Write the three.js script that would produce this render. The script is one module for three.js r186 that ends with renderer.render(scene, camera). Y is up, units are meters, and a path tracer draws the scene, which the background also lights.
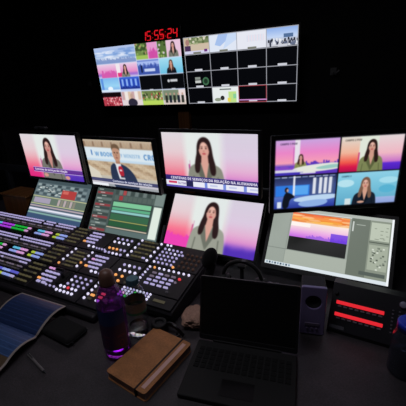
import * as THREE from 'three';
import { RoundedBoxGeometry } from 'three/addons/geometries/RoundedBoxGeometry.js';
import { mergeGeometries } from 'three/addons/utils/BufferGeometryUtils.js';
import { RectAreaLightUniformsLib } from 'three/addons/lights/RectAreaLightUniformsLib.js';

// ---------------------------------------------------------------- camera, light, exposure
const D = Math.PI / 180;
RectAreaLightUniformsLib.init();
const scene = new THREE.Scene();
scene.background = new THREE.Color(0x000000);
const camera = new THREE.PerspectiveCamera(62.85, 1, 0.05, 30);
camera.rotation.order = 'YXZ';
camera.position.set(0, 1.63, 0);
camera.rotation.set(-19.63 * D, 27.6 * D, -2.867 * D);
scene.add(camera);
const renderer = new THREE.WebGLRenderer();
renderer.toneMapping = THREE.LinearToneMapping;
renderer.toneMappingExposure = 1.0;
renderer.shadowMap.enabled = true;
const SCREEN_GLOW = 1.0, SCREEN_LAMP = 0.35;       // what the eye sees of a screen, and the lamp in front of it
// the dimmed ceiling panel over the operators' side of the desk (its fitting is built with the room)
const houseLight = new THREE.RectAreaLight('#f2f0fa', 4.4, 1.2, 0.5);
houseLight.position.set(-0.75, 2.86, -0.4); houseLight.rotation.x = -Math.PI / 2; houseLight.name = 'house_light'; scene.add(houseLight);

// ---------------------------------------------------------------- helpers
let seed = 7;
const rnd = () => { seed = (seed * 16807) % 2147483647; return seed / 2147483647; };
const used = {};
function numbered(name) {
  const n = used[name] = (used[name] ?? -1) + 1;
  return n ? `${name}_${String(n).padStart(3, '0')}` : name;
}
function tag(o, label, category, group, kind) {
  o.userData.label = label;
  if (category) o.userData.category = category;
  if (group) o.userData.group = group;
  if (kind) o.userData.kind = kind;
  return o;
}
function thing(name, label, category, [x, y, z] = [0, 0, 0], turn = 0, group) {
  const o = new THREE.Group(); o.name = numbered(name); scene.add(o);
  o.position.set(x, y, z); o.rotation.y = turn;
  return tag(o, label, category, group);
}
function part(name, geo, mat, parent, at, rot) {
  const m = new THREE.Mesh(Array.isArray(geo) ? mergeGeometries(geo.map((g) => { const q = g.index ? g.toNonIndexed() : g; if (q.attributes.uv1) q.deleteAttribute('uv1'); return q; })) : geo, mat);
  m.name = name; m.castShadow = m.receiveShadow = true;
  if (at) m.position.set(...at);
  if (rot) m.rotation.set(...rot);
  parent.add(m); return m;
}
function structure(name, geo, mat, at, rot) {
  const m = part(name, geo, mat, scene, at, rot); m.userData.kind = 'structure'; return m;
}
const box = (w, h, d, x = 0, y = 0, z = 0, r = 0) => (r ? new RoundedBoxGeometry(w, h, d, 2, r) : new THREE.BoxGeometry(w, h, d)).translate(x, y, z);
const cyl = (r1, r2, h, x = 0, y = 0, z = 0, n = 28) => new THREE.CylinderGeometry(r1, r2, h, n).translate(x, y, z);
const V = (x, y, z) => new THREE.Vector3(x, y, z);
const tube = (pts, r, n = 40, k = 8) => new THREE.TubeGeometry(new THREE.CatmullRomCurve3(pts.map((p) => V(...p))), n, r, k);
const lathe = (pts, n = 40) => new THREE.LatheGeometry(pts.map((p) => new THREE.Vector2(...p)), n);
function roundRect(w, h, r) {
  const s = new THREE.Shape(), x = w / 2, y = h / 2;
  s.moveTo(-x + r, -y); s.lineTo(x - r, -y); s.quadraticCurveTo(x, -y, x, -y + r); s.lineTo(x, y - r); s.quadraticCurveTo(x, y, x - r, y);
  s.lineTo(-x + r, y); s.quadraticCurveTo(-x, y, -x, y - r); s.lineTo(-x, -y + r); s.quadraticCurveTo(-x, -y, -x + r, -y); return s;
}
function extrude(shape, depth, bevel = 0.001) {
  return new THREE.ExtrudeGeometry(shape, { depth: depth - 2 * bevel, bevelEnabled: true, bevelThickness: bevel, bevelSize: bevel, bevelOffset: -bevel, bevelSegments: 2, curveSegments: 8 }).translate(0, 0, bevel);
}
const std = (color, roughness = 0.6, metalness = 0, extra = {}) => new THREE.MeshStandardMaterial({ color, roughness, metalness, ...extra });

// ---------------------------------------------------------------- canvas textures
function canvasTex(w, h, draw) {
  const c = document.createElement('canvas'); c.width = w; c.height = h;
  const g = c.getContext('2d'); draw(g, w, h);
  const t = new THREE.CanvasTexture(c); t.colorSpace = THREE.SRGBColorSpace; t.anisotropy = 4; return t;
}
function noiseTex(n, base, spread, rep, grain) {
  const t = canvasTex(n, n, (g) => {
    const im = g.createImageData(n, n), low = [];
    for (let i = 0; i < 256; i++) low.push(rnd());
    for (let y = 0; y < n; y++) for (let x = 0; x < n; x++) {
      const fx = x / n * 16, fy = y / n * 16, ix = fx | 0, iy = fy | 0, tx = fx - ix, ty = fy - iy;
      const L = (a, b) => low[((b & 15) << 4) | (a & 15)];
      const v = (L(ix, iy) * (1 - tx) + L(ix + 1, iy) * tx) * (1 - ty) + (L(ix, iy + 1) * (1 - tx) + L(ix + 1, iy + 1) * tx) * ty;
      const k = 1 + spread * ((v - 0.5) * (1 - grain) + (rnd() - 0.5) * grain) * 2, o = (y * n + x) * 4;
      for (let c = 0; c < 3; c++) im.data[o + c] = Math.max(0, Math.min(255, base[c] * k));
      im.data[o + 3] = 255;
    }
    g.putImageData(im, 0, 0);
  });
  t.wrapS = t.wrapT = THREE.RepeatWrapping; t.repeat.set(...rep); return t;
}
const fill = (g, c, x, y, w, h) => { g.fillStyle = c; g.fillRect(x, y, w, h); };
function grad(g, x, y, w, h, stops, across = false) {
  const q = across ? g.createLinearGradient(x, 0, x + w, 0) : g.createLinearGradient(0, y, 0, y + h);
  stops.forEach(([a, c]) => q.addColorStop(a, c)); g.fillStyle = q; g.fillRect(x, y, w, h);
}
function clip(g, x, y, w, h, f) { g.save(); g.beginPath(); g.rect(x, y, w, h); g.clip(); g.translate(x, y); f(g, w, h); g.restore(); }
function blob(g, c, pts) { g.fillStyle = c; g.beginPath(); pts.forEach(([x, y], i) => (i ? g.lineTo(x, y) : g.moveTo(x, y))); g.closePath(); g.fill(); }
function smooth(g, c, pts) {
  g.fillStyle = c; g.beginPath(); const n = pts.length;
  for (let i = 0; i < n; i++) { const a = pts[i], b = pts[(i + 1) % n], m = [(a[0] + b[0]) / 2, (a[1] + b[1]) / 2]; if (!i) g.moveTo((pts[n - 1][0] + a[0]) / 2, (pts[n - 1][1] + a[1]) / 2); g.quadraticCurveTo(a[0], a[1], m[0], m[1]); }
  g.closePath(); g.fill();
}
const ell = (g, c, x, y, rx, ry, r = 0) => { g.fillStyle = c; g.beginPath(); g.ellipse(x, y, rx, ry, r, 0, 7); g.fill(); };
function text(g, s, x, y, px, c, font = 'bold') { g.fillStyle = c; g.font = `${font} ${px}px sans-serif`; g.fillText(s, x, y); }
// a presenter seen from the chest up; (x, y) is the middle of the face, s the face's half height
function presenter(g, x, y, s, hair = '#2e1d1c', coat = '#8b8f83', coatDark = '#62665e', skin = '#d9a294', low = 6) {
  const P = (pts) => pts.map(([a, b]) => [x + a * s, y + b * s]);
  smooth(g, hair, P([[-0.55, -1.2], [0.1, -1.45], [0.75, -1.1], [1.0, -0.2], [1.1, 0.9], [1.5, 2.2], [1.35, 3.0], [0.7, 2.9], [0.2, 1.6], [-0.4, 1.6], [-0.6, 2.8], [-1.3, 2.9], [-1.3, 1.8], [-0.95, 0.5], [-0.9, -0.5]]));
  smooth(g, coat, P([[-0.6, 1.55], [-1.7, 1.9], [-2.25, 2.6], [-2.5, low], [-2.4, low + 1], [2.5, low + 1], [2.6, low], [2.3, 2.5], [1.7, 1.85], [0.6, 1.55]]));
  blob(g, skin, P([[-0.35, 0.7], [0.45, 0.7], [0.5, 1.7], [0.08, 3.7], [-0.45, 1.7]]));
  blob(g, coatDark, P([[-0.5, 1.6], [-0.95, 2.1], [-0.8, 3.0], [0.05, 4.6], [0.1, 3.7]]));
  blob(g, coatDark, P([[0.55, 1.6], [1.0, 2.1], [0.9, 3.0], [0.1, 4.6], [0.06, 3.7]]));
  g.strokeStyle = coatDark; g.lineWidth = s * 0.16; g.beginPath(); g.moveTo(x - 1.5 * s, y + 3.2 * s); g.lineTo(x - 1.7 * s, y + low * s); g.moveTo(x + 1.6 * s, y + 3.2 * s); g.lineTo(x + 1.8 * s, y + low * s); g.stroke();
  ell(g, skin, x, y, 0.66 * s, 1.0 * s, -0.05);
  ell(g, '#e8b7a8', x - 0.08 * s, y - 0.35 * s, 0.42 * s, 0.4 * s);
  smooth(g, hair, P([[-0.75, -0.2], [-0.62, -1.0], [0.0, -1.3], [0.7, -1.0], [0.85, 0.6], [0.62, 0.2], [0.5, -0.5], [0.0, -0.9], [-0.45, -0.6], [-0.6, 0.2]]));
  smooth(g, hair, P([[0.6, 0.3], [0.95, 0.2], [1.45, 2.2], [1.3, 3.1], [0.7, 3.0], [0.55, 1.6]]));
  smooth(g, hair, P([[-0.62, 0.4], [-0.95, 0.3], [-1.35, 2.0], [-1.25, 2.9], [-0.7, 2.8], [-0.5, 1.6]]));
  for (const q of [-0.26, 0.26]) { ell(g, '#4a2c28', x + q * s, y - 0.1 * s, 0.14 * s, 0.07 * s); ell(g, '#5b3a33', x + q * s, y - 0.3 * s, 0.18 * s, 0.04 * s); }
  ell(g, '#c48878', x - 0.02 * s, y + 0.22 * s, 0.1 * s, 0.13 * s); ell(g, '#b5424c', x, y + 0.52 * s, 0.24 * s, 0.09 * s);
}
function soften(g, px) { g.filter = `blur(${px}px)`; g.drawImage(g.canvas, 0, 0); g.filter = 'none'; }
function skyline(g, w, h, c, y0, amp, x0 = 0, x1 = w, seedy = 3) {
  let s = seedy; const r = () => (s = (s * 97 + 31) % 101) / 101;
  for (let x = x0; x < x1; x += w * 0.02) { const b = y0 - r() * amp; fill(g, c, x, b, w * 0.021, h - b); }
}
function studio(g, w, h) {
  grad(g, 0, 0, w, h, [[0, '#dfd9de'], [0.35, '#e6ccd2'], [0.6, '#ec9fac'], [0.8, '#ee6a86'], [1, '#dc3274']]);
  grad(g, w * 0.64, 0, w * 0.36, h, [[0, '#d6cede'], [0.4, '#dccae0'], [0.62, '#e4b2d4'], [0.77, '#dd8ccc'], [0.83, '#8f58cc'], [1, '#4a2abc']]);
  skyline(g, w, h, '#d83a8e', h * 0.84, h * 0.04, 0, w * 0.3, 5); skyline(g, w, h, '#5230b4', h * 0.88, h * 0.04, w * 0.64, w, 8);
  soften(g, 14);
  const q = g.createLinearGradient(w * 0.22, 0, w * 0.7, 0); [[0, 'rgba(228,234,231,0)'], [0.14, 'rgba(228,234,231,1)'], [0.82, 'rgba(226,232,231,1)'], [1, 'rgba(226,226,232,0)']].forEach(([k, c]) => q.addColorStop(k, c)); g.fillStyle = q; g.fillRect(w * 0.22, 0, w * 0.48, h);
  fill(g, '#b04a8c', w * 0.285, h * 0.55, w * 0.02, h * 0.45); fill(g, '#cf8ab2', w * 0.3, h * 0.48, w * 0.006, h * 0.5);
}
function strap(g, w, h, y0, words) {
  grad(g, 0, y0, w, h * 0.095, [[0, '#3c2d7c'], [1, '#2a2168']]); text(g, words, w * 0.06, y0 + h * 0.073, h * 0.066, '#e8e4f4');
}
const T = {};
T.M1 = canvasTex(640, 360, (g, w, h) => {
  studio(g, w, h); grad(g, 0, h * 0.5, w * 0.32, h * 0.5, [[0, 'rgba(240,110,140,0)'], [1, 'rgba(226,30,120,.75)']]); presenter(g, w * 0.475, h * 0.27, h * 0.145, '#2c1a1b', '#77766f', '#55544f', '#c88f86');
  ell(g, '#d69a8c', w * 0.33, h * 0.93, 26, 16); ell(g, '#d69a8c', w * 0.72, h * 0.95, 26, 16);
  soften(g, 3.5);
  fill(g, 'rgba(88,42,140,.85)', w * 0.1, h * 0.76, w * 0.9, h * 0.1); fill(g, '#b9a5e0', w * 0.1, h * 0.755, w * 0.9, 4); fill(g, '#c8b2e6', w * 0.1, h * 0.86, w * 0.9, 4);
  text(g, 'Centenas de serviços da relação', w * 0.13, h * 0.835, 25, '#efe6fa');
});
T.M2 = canvasTex(640, 360, (g, w, h) => {
  fill(g, '#b9a48c', 0, 0, w, h); grad(g, 0, 0, w, h * 0.16, [[0, '#c4b39d'], [1, '#a58f78']]);
  for (let i = 0; i < 22; i++) fill(g, i % 3 ? '#b79f86' : '#8f745f', i * 30, 14, 16, 36);
  fill(g, '#d9e6ee', 0, h * 0.16, w, h * 0.27); fill(g, '#c2d8ea', 0, h * 0.4, w, h * 0.05);
  fill(g, '#4d7bb8', w * 0.09, h * 0.22, 12, 40); text(g, 'W BOOK', w * 0.15, h * 0.34, 44, '#5a8fc6'); text(g, 'AY MINISTR', w * 0.5, h * 0.34, 36, '#8fb4d6'); text(g, 'CRO', w * 0.86, h * 0.36, 54, '#4f83bd');
  for (let y = 0; y < 9; y++) for (let x = 0; x < 16; x++) fill(g, ['#c9b394', '#bca384', '#d2c0a3', '#a98f72', '#cbb79c'][(x * 7 + y * 3) % 5], x * 42 - (y % 2) * 18, h * 0.46 + y * 13, 38, 11);
  grad(g, 0, h * 0.76, w, h * 0.24, [[0, '#c7bfae'], [1, '#9aa0a8']]);
  blob(g, '#d8d2c2', [[0, h * 0.55], [w * 0.16, h * 0.7], [w * 0.2, h], [0, h]]);
  smooth(g, '#27334f', [[w * 0.4, h * 0.47], [w * 0.34, h * 0.58], [w * 0.34, h * 0.98], [w * 0.46, h * 1.1], [w * 0.74, h * 1.08], [w * 0.72, h * 0.75], [w * 0.63, h * 0.55], [w * 0.52, h * 0.47]]);
  blob(g, '#dfe3e8', [[w * 0.43, h * 0.46], [w * 0.52, h * 0.46], [w * 0.515, h * 0.8], [w * 0.46, h * 0.8]]);
  blob(g, '#27334f', [[w * 0.4, h * 0.47], [w * 0.44, h * 0.5], [w * 0.455, h * 0.9], [w * 0.38, h * 0.8]]);
  fill(g, '#a97b64', w * 0.45, h * 0.36, w * 0.065, h * 0.12); ell(g, '#bd9078', w * 0.48, h * 0.27, w * 0.056, h * 0.165);
  smooth(g, '#6d5642', [[w * 0.42, h * 0.24], [w * 0.42, h * 0.1], [w * 0.48, h * 0.06], [w * 0.535, h * 0.1], [w * 0.545, h * 0.23], [w * 0.525, h * 0.17], [w * 0.47, h * 0.15], [w * 0.43, h * 0.17]]);
  for (const q of [0.458, 0.5]) { ell(g, '#3d2a22', w * q, h * 0.25, 8, 4); } ell(g, '#8d4d45', w * 0.48, h * 0.355, 12, 4); ell(g, '#a0725d', w * 0.478, h * 0.3, 6, 9);
  smooth(g, '#b02234', [[w * 0.465, h * 0.57], [w * 0.49, h * 0.52], [w * 0.535, h * 0.53], [w * 0.545, h * 0.68], [w * 0.53, h * 0.76], [w * 0.475, h * 0.74]]); fill(g, '#f0e8e8', w * 0.485, h * 0.6, 22, 12);
  fill(g, '#19202f', w * 0.485, h * 0.74, 24, 50); fill(g, '#d8d8dc', w * 0.46, h * 0.77, 54, 14);
  soften(g, 3.5);
  fill(g, 'rgba(50,52,100,.85)', 0, h * 0.83, w, h * 0.075); fill(g, '#c7c3cf', 0, h * 0.91, w, h * 0.035); text(g, 'Centenas de serviços da relação', w * 0.34, h * 0.893, 24, '#dcdff0'); fill(g, '#eceef4', 0, h * 0.945, w * 0.26, h * 0.055);
});
T.M3 = canvasTex(768, 432, (g, w, h) => {
  studio(g, w, h); presenter(g, w * 0.465, h * 0.275, h * 0.15, '#2b1a1b', '#8a8b7e', '#64665b'); soften(g, 4);
  strap(g, w, h, h * 0.775, 'CENTENAS DE SERVIÇOS DA RELAÇÃO NA ALEMANHA');
  fill(g, '#e9eaf6', 0, h * 0.87, w, h * 0.1); fill(g, '#5a4fb0', 0, h * 0.965, w, h * 0.035);
  fill(g, '#d14064', w * 0.03, h * 0.89, w * 0.1, 18); text(g, 'ÚLTIMA', w * 0.14, h * 0.94, 24, '#5b3f86'); fill(g, '#23234e', w * 0.24, h * 0.87, w * 0.08, h * 0.1);
  for (const q of [0.45, 0.65, 0.86]) { fill(g, '#7a8fdc', w * q, h * 0.87, w * 0.03, h * 0.1); fill(g, '#c5cbe9', w * (q + 0.06), h * 0.9, w * 0.08, 14); }
});
T.P3 = canvasTex(768, 424, (g, w, h) => {
  studio(g, w, h); grad(g, 0, h * 0.45, w * 0.3, h * 0.55, [[0, 'rgba(255,170,170,0)'], [0.4, 'rgba(255,110,140,.6)'], [1, 'rgba(250,40,170,.8)']]);
  skyline(g, w, h, '#ee45b4', h * 0.82, h * 0.08, 0, w * 0.3, 12); presenter(g, w * 0.475, h * 0.29, h * 0.152, '#2b1a1b', '#9c9f92', '#6e7267'); soften(g, 4);
});
function quad(g, w, h) {
  fill(g, '#0a0a10', 0, 0, w, h);
  clip(g, 6, 8, w * 0.49, h * 0.485, (g, w, h) => {
    grad(g, 0, 0, w, h, [[0, '#c9a4e0'], [0.35, '#ea86c8'], [0.65, '#f59fb5'], [0.75, '#5b3fc0'], [1, '#32289a']]);
    skyline(g, w, h, '#5a35b8', h * 0.72, h * 0.12, w * 0.4, w, 7); skyline(g, w, h, '#8048c4', h * 0.78, h * 0.06, 0, w * 0.3, 9);
    fill(g, '#e7e0ea', w * 0.3, 0, w * 0.08, h * 0.65); fill(g, '#c05fb4', w * 0.28, h * 0.2, 6, h * 0.5);
    presenter(g, w * 0.4, h * 0.5, h * 0.07, '#3a211f', '#8b9256', '#6a7040', '#d79f92', 4);
    smooth(g, '#e3e6dc', [[w * 0.25, h * 0.82], [w * 0.5, h * 0.73], [w * 0.95, h * 0.68], [w * 1.1, h * 0.74], [w * 1.1, h * 0.86], [w * 0.7, h * 0.93], [w * 0.3, h * 0.94]]);
    smooth(g, '#98c8c0', [[w * 0.6, h * 0.82], [w * 0.9, h * 0.73], [w * 1.1, h * 0.76], [w * 1.1, h * 0.82], [w * 0.75, h * 0.88]]);
    fill(g, '#d8d4e6', 0, h * 0.84, w * 0.35, h * 0.08); fill(g, '#4030b0', 0, h * 0.92, w * 0.45, h * 0.08); fill(g, '#dfe0e6', w * 0.4, h * 0.93, w * 0.25, 10);
    text(g, 'CAMPO 1 PGM', w * 0.07, h * 0.13, 17, '#2a1f3c');
  });
  clip(g, w * 0.507, 8, w * 0.485, h * 0.485, (g, w, h) => {
    grad(g, 0, 0, w, h, [[0, '#ded9cf'], [0.45, '#f0b49a'], [0.72, '#ef5a4c'], [0.85, '#d81a4a'], [1, '#b3104c']]);
    fill(g, '#dfe6d8', w * 0.3, 0, w * 0.3, h); grad(g, w * 0.6, 0, w * 0.4, h, [[0, '#e3d6d8'], [0.5, '#efb7c4'], [0.75, '#c874c8'], [0.8, '#5c2ad0'], [1, '#4a1fb4']]);
    fill(g, '#c8407c', w * 0.29, h * 0.45, 10, h * 0.5); presenter(g, w * 0.5, h * 0.3, h * 0.15, '#2b1a18', '#7c8455', '#5b623e', '#cf9a88', 5);
    text(g, 'CAMPO 2 PVW', w * 0.06, h * 0.12, 17, '#3a352f');
  });
  clip(g, 6, h * 0.515, w * 0.49, h * 0.475, (g, w, h) => {
    fill(g, '#3a4f8c', 0, 0, w, h); grad(g, 0, 0, w, h * 0.3, [[0, '#232a50'], [1, '#3c4c86']]); for (let i = 0; i < 9; i++) fill(g, i % 2 ? '#c9d4ec' : '#8a9cc8', i * w * 0.11, h * 0.02, w * 0.09, 7);
    fill(g, '#2f7ae0', w * 0.02, h * 0.28, w * 0.55, h * 0.33); fill(g, '#58a6f0', w * 0.3, h * 0.3, w * 0.25, h * 0.28); fill(g, '#e6e9f2', w * 0.3, 0, 14, h * 0.62);
    for (const q of [0.62, 0.72, 0.8, 0.88]) { fill(g, '#dfe3ec', w * q, h * 0.08, w * 0.05, h * 0.5); fill(g, '#4b5a86', w * (q + 0.055), h * 0.1, w * 0.03, h * 0.5); }
    grad(g, 0, h * 0.62, w, h * 0.38, [[0, '#5a78c8'], [1, '#28389a']]);
    smooth(g, '#bcd6f0', [[w * 0.3, h * 0.7], [w * 0.6, h * 0.62], [w, h * 0.6], [w * 1.1, h * 0.72], [w * 0.7, h * 0.82], [w * 0.35, h * 0.82]]); smooth(g, '#8fb0e4', [[w * 0.36, h * 0.8], [w * 0.9, h * 0.74], [w * 0.86, h * 0.96], [w * 0.45, h]]);
    ell(g, '#2a1c1c', w * 0.2, h * 0.42, 14, 20); smooth(g, '#101420', [[w * 0.16, h * 0.5], [w * 0.25, h * 0.5], [w * 0.36, h * 0.66], [w * 0.25, h * 0.7], [w * 0.24, h], [w * 0.12, h]]); fill(g, '#d8e2f0', w * 0.05, h * 0.78, w * 0.07, h * 0.2); ell(g, '#caa79a', w * 0.215, h * 0.43, 7, 12);
  });
  clip(g, w * 0.507, h * 0.515, w * 0.485, h * 0.475, (g, w, h) => {
    grad(g, 0, 0, w, h, [[0, '#8fd0e6'], [0.4, '#79c3dc'], [1, '#5fa8c8']]); ell(g, '#b6e2ee', w * 0.14, h * 0.32, 60, 28); ell(g, '#a5dcec', w * 0.85, h * 0.28, 70, 24); ell(g, '#58b2d2', w * 0.84, h * 0.55, 60, 30);
    fill(g, '#d2e2e4', w * 0.15, h * 0.8, w * 0.1, h * 0.2); grad(g, w * 0.6, h * 0.8, w * 0.4, h * 0.2, [[0, '#9fb4e0'], [1, '#8ea2dc']]);
    presenter(g, w * 0.47, h * 0.36, h * 0.15, '#7a5948', '#17202e', '#0d1520', '#d3a08a', 5); text(g, 'CAMPO 3', w * 0.06, h * 0.13, 16, '#16344a'); ell(g, '#d3a08a', w * 0.42, h * 0.93, 26, 9);
  });
}
T.M4 = canvasTex(896, 504, (g, w, h) => { quad(g, w, h); soften(g, 3); });
T.UL = canvasTex(800, 450, (g, w, h) => {
  fill(g, '#cfd8f0', 0, 0, w, h); const c = w / 4, r = h / 4;
  clip(g, 0, 0, 2 * c - 3, r + 8, (g, w, h) => { grad(g, 0, 0, w, h, [[0, '#b6c6ea'], [0.45, '#8fb0e2'], [0.72, '#d9e2f2'], [1, '#aec4ea']]); for (let i = 0; i < 26; i++) ell(g, i % 2 ? 'rgba(235,240,252,.6)' : 'rgba(100,140,205,.5)', rnd() * w, h * (0.15 + rnd() * 0.6), 40, 7); skyline(g, w, h, 'rgba(110,135,190,.75)', h * 0.8, h * 0.16, 0, w, 4); });
  clip(g, 0, r + 12, 2 * c - 3, r - 10, (g, w, h) => { grad(g, 0, 0, w, h, [[0, '#e9cfe6'], [0.6, '#e68fc8'], [0.8, '#9a6ad0'], [1, '#cfd0ea']]); skyline(g, w, h, '#d65cae', h * 0.7, h * 0.3, w * 0.08, w * 0.5, 5); fill(g, '#f0e9ee', w * 0.48, 0, w * 0.1, h); fill(g, '#e0367c', w * 0.5, h * 0.68, w * 0.2, h * 0.3); presenter(g, w * 0.7, h * 0.32, h * 0.17, '#241a1c', '#85867c', '#5f6058'); });
  clip(g, 2 * c + 2, 0, c - 4, r - 2, (g, w, h) => { fill(g, '#6f8a4a', 0, 0, w, h); fill(g, '#41562e', 0, 0, w, h * 0.45); for (let i = 0; i < 30; i++) ell(g, ['#38522a', '#8aa860', '#b58f70', '#5d7a3c'][i % 4], rnd() * w * 0.6, rnd() * h * 0.7, 9, 9); fill(g, '#9fc25c', 0, h * 0.75, w * 0.6, h * 0.25); fill(g, '#e59ccf', w * 0.55, 0, w * 0.45, h); skyline(g, w, h, '#cf4fa6', h * 0.6, h * 0.3, w * 0.6, w, 6); });
  clip(g, 3 * c + 2, 0, c - 2, r - 2, (g, w, h) => { fill(g, '#54703a', 0, 0, w * 0.38, h); for (let i = 0; i < 16; i++) ell(g, ['#31451f', '#94b25f', '#d8c8d8'][i % 3], rnd() * w * 0.36, rnd() * h, 8, 8); fill(g, '#e7c3da', w * 0.38, 0, w * 0.62, h); presenter(g, w * 0.66, h * 0.3, h * 0.16, '#231819', '#7b7d70', '#56584f'); });
  clip(g, 2 * c + 2, r + 4, c - 4, r - 8, (g, w, h) => { fill(g, '#6f86d0', 0, 0, w, h); fill(g, '#a9bdf0', 0, h * 0.1, w, h * 0.24); skyline(g, w, h, '#3d55a8', h * 0.5, h * 0.3, 0, w, 9); fill(g, '#c9d6f4', w * 0.3, h * 0.6, w * 0.5, h * 0.2); fill(g, '#16204a', w * 0.14, h * 0.35, w * 0.08, h * 0.5); });
  clip(g, 3 * c + 2, r + 4, c - 2, r - 6, (g, w, h) => { grad(g, 0, 0, w, h, [[0, '#a4dcf0'], [1, '#6cc0e2']]); presenter(g, w * 0.5, h * 0.33, h * 0.16, '#5d3c30', '#101622', '#0a0e16', '#d39c88', 5); });
  clip(g, 0, 2 * r + 4, c - 4, r - 8, (g, w, h) => { grad(g, 0, 0, w, h, [[0, '#7fb9ee'], [0.6, '#9ad4f4'], [1, '#7aa8e6']]); fill(g, '#5f94e0', w * 0.05, 0, w * 0.12, h); ell(g, '#eef6ff', w * 0.5, h * 0.8, 26, 16); fill(g, '#dff0fb', 0, h * 0.88, w, h * 0.12); });
  clip(g, c + 2, 2 * r + 4, c - 4, r - 8, (g, w, h) => { fill(g, '#3b62d2', 0, 0, w, h); for (let i = 0; i < 9; i++) fill(g, i % 2 ? '#8fb4f2' : '#2746ae', i * w / 9, h * 0.15, w / 12, h * 0.5); skyline(g, w, h, '#1d2f86', h * 0.8, h * 0.2, 0, w, 5); fill(g, '#b9cdf6', 0, h * 0.88, w, h * 0.12); });
  fill(g, '#090a0e', 2 * c + 2, 2 * r + 4, c - 4, r - 8); fill(g, '#090a0e', 3 * c + 2, 2 * r + 4, c - 4, r - 8); fill(g, '#d8dce8', 2.42 * c, 3 * r - 8, 34, 8); fill(g, '#d8dce8', 3.42 * c, 3 * r - 8, 34, 8);
  ell(g, '#c9cbd0', 3.33 * c, 2.45 * r, 11, 11); fill(g, '#c9cbd0', 3.4 * c, 2.36 * r, 62, 18);
  clip(g, 0, 3 * r + 4, c - 4, r - 4, (g, w, h) => { fill(g, '#15090c', 0, 0, w, h * 0.35); fill(g, '#b23a4a', 0, h * 0.35, w, h * 0.65); for (let i = 0; i < 90; i++) ell(g, ['#e88a92', '#7a1f2c', '#f2c2c2', '#c04a58'][i % 4], rnd() * w, h * (0.38 + rnd() * 0.6), 6, 7); });
  clip(g, c + 2, 3 * r + 4, c - 4, r - 4, (g, w, h) => { fill(g, '#e3d5d8', 0, 0, w, h); for (let i = 0; i < 6; i++) fill(g, ['#c9a6a8', '#efe7e0', '#d9bfa6'][i % 3], i * w / 6, 0, w / 7, h * 0.6); ell(g, '#c2a294', w * 0.5, h * 0.32, 15, 21); smooth(g, '#2e2a3c', [[w * 0.42, h * 0.5], [w * 0.58, h * 0.5], [w * 0.76, h * 0.68], [w * 0.74, h * 1.05], [w * 0.28, h * 1.05], [w * 0.28, h * 0.68]]); });
  clip(g, 2 * c + 2, 3 * r + 4, c - 4, r - 4, (g, w, h) => { fill(g, '#8fae55', 0, 0, w, h); fill(g, '#6c7d4a', 0, 0, w, h * 0.5); for (let i = 0; i < 44; i++) ell(g, ['#4d6a34', '#d9c0a8', '#2f3b25', '#b94f4a', '#a9c66c'][i % 5], rnd() * w, h * (0.15 + rnd() * 0.5), 6, 9); fill(g, '#b9d65f', 0, h * 0.7, w, h * 0.3); });
  clip(g, 3 * c + 2, 3 * r + 4, c - 2, r - 4, (g, w, h) => { fill(g, '#7c8a72', 0, 0, w, h); fill(g, '#d8c9c0', 0, h * 0.7, w, h * 0.3); fill(g, '#e8d8d8', w * 0.7, 0, w * 0.3, h * 0.7); for (let i = 0; i < 5; i++) { const x = w * (0.14 + i * 0.18); ell(g, '#c09a88', x, h * 0.28, 7, 9); fill(g, i % 2 ? '#1c2330' : '#2c2f28', x - 11, h * 0.38, 22, h * 0.5); } });
  soften(g, 2.5);
});
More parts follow.
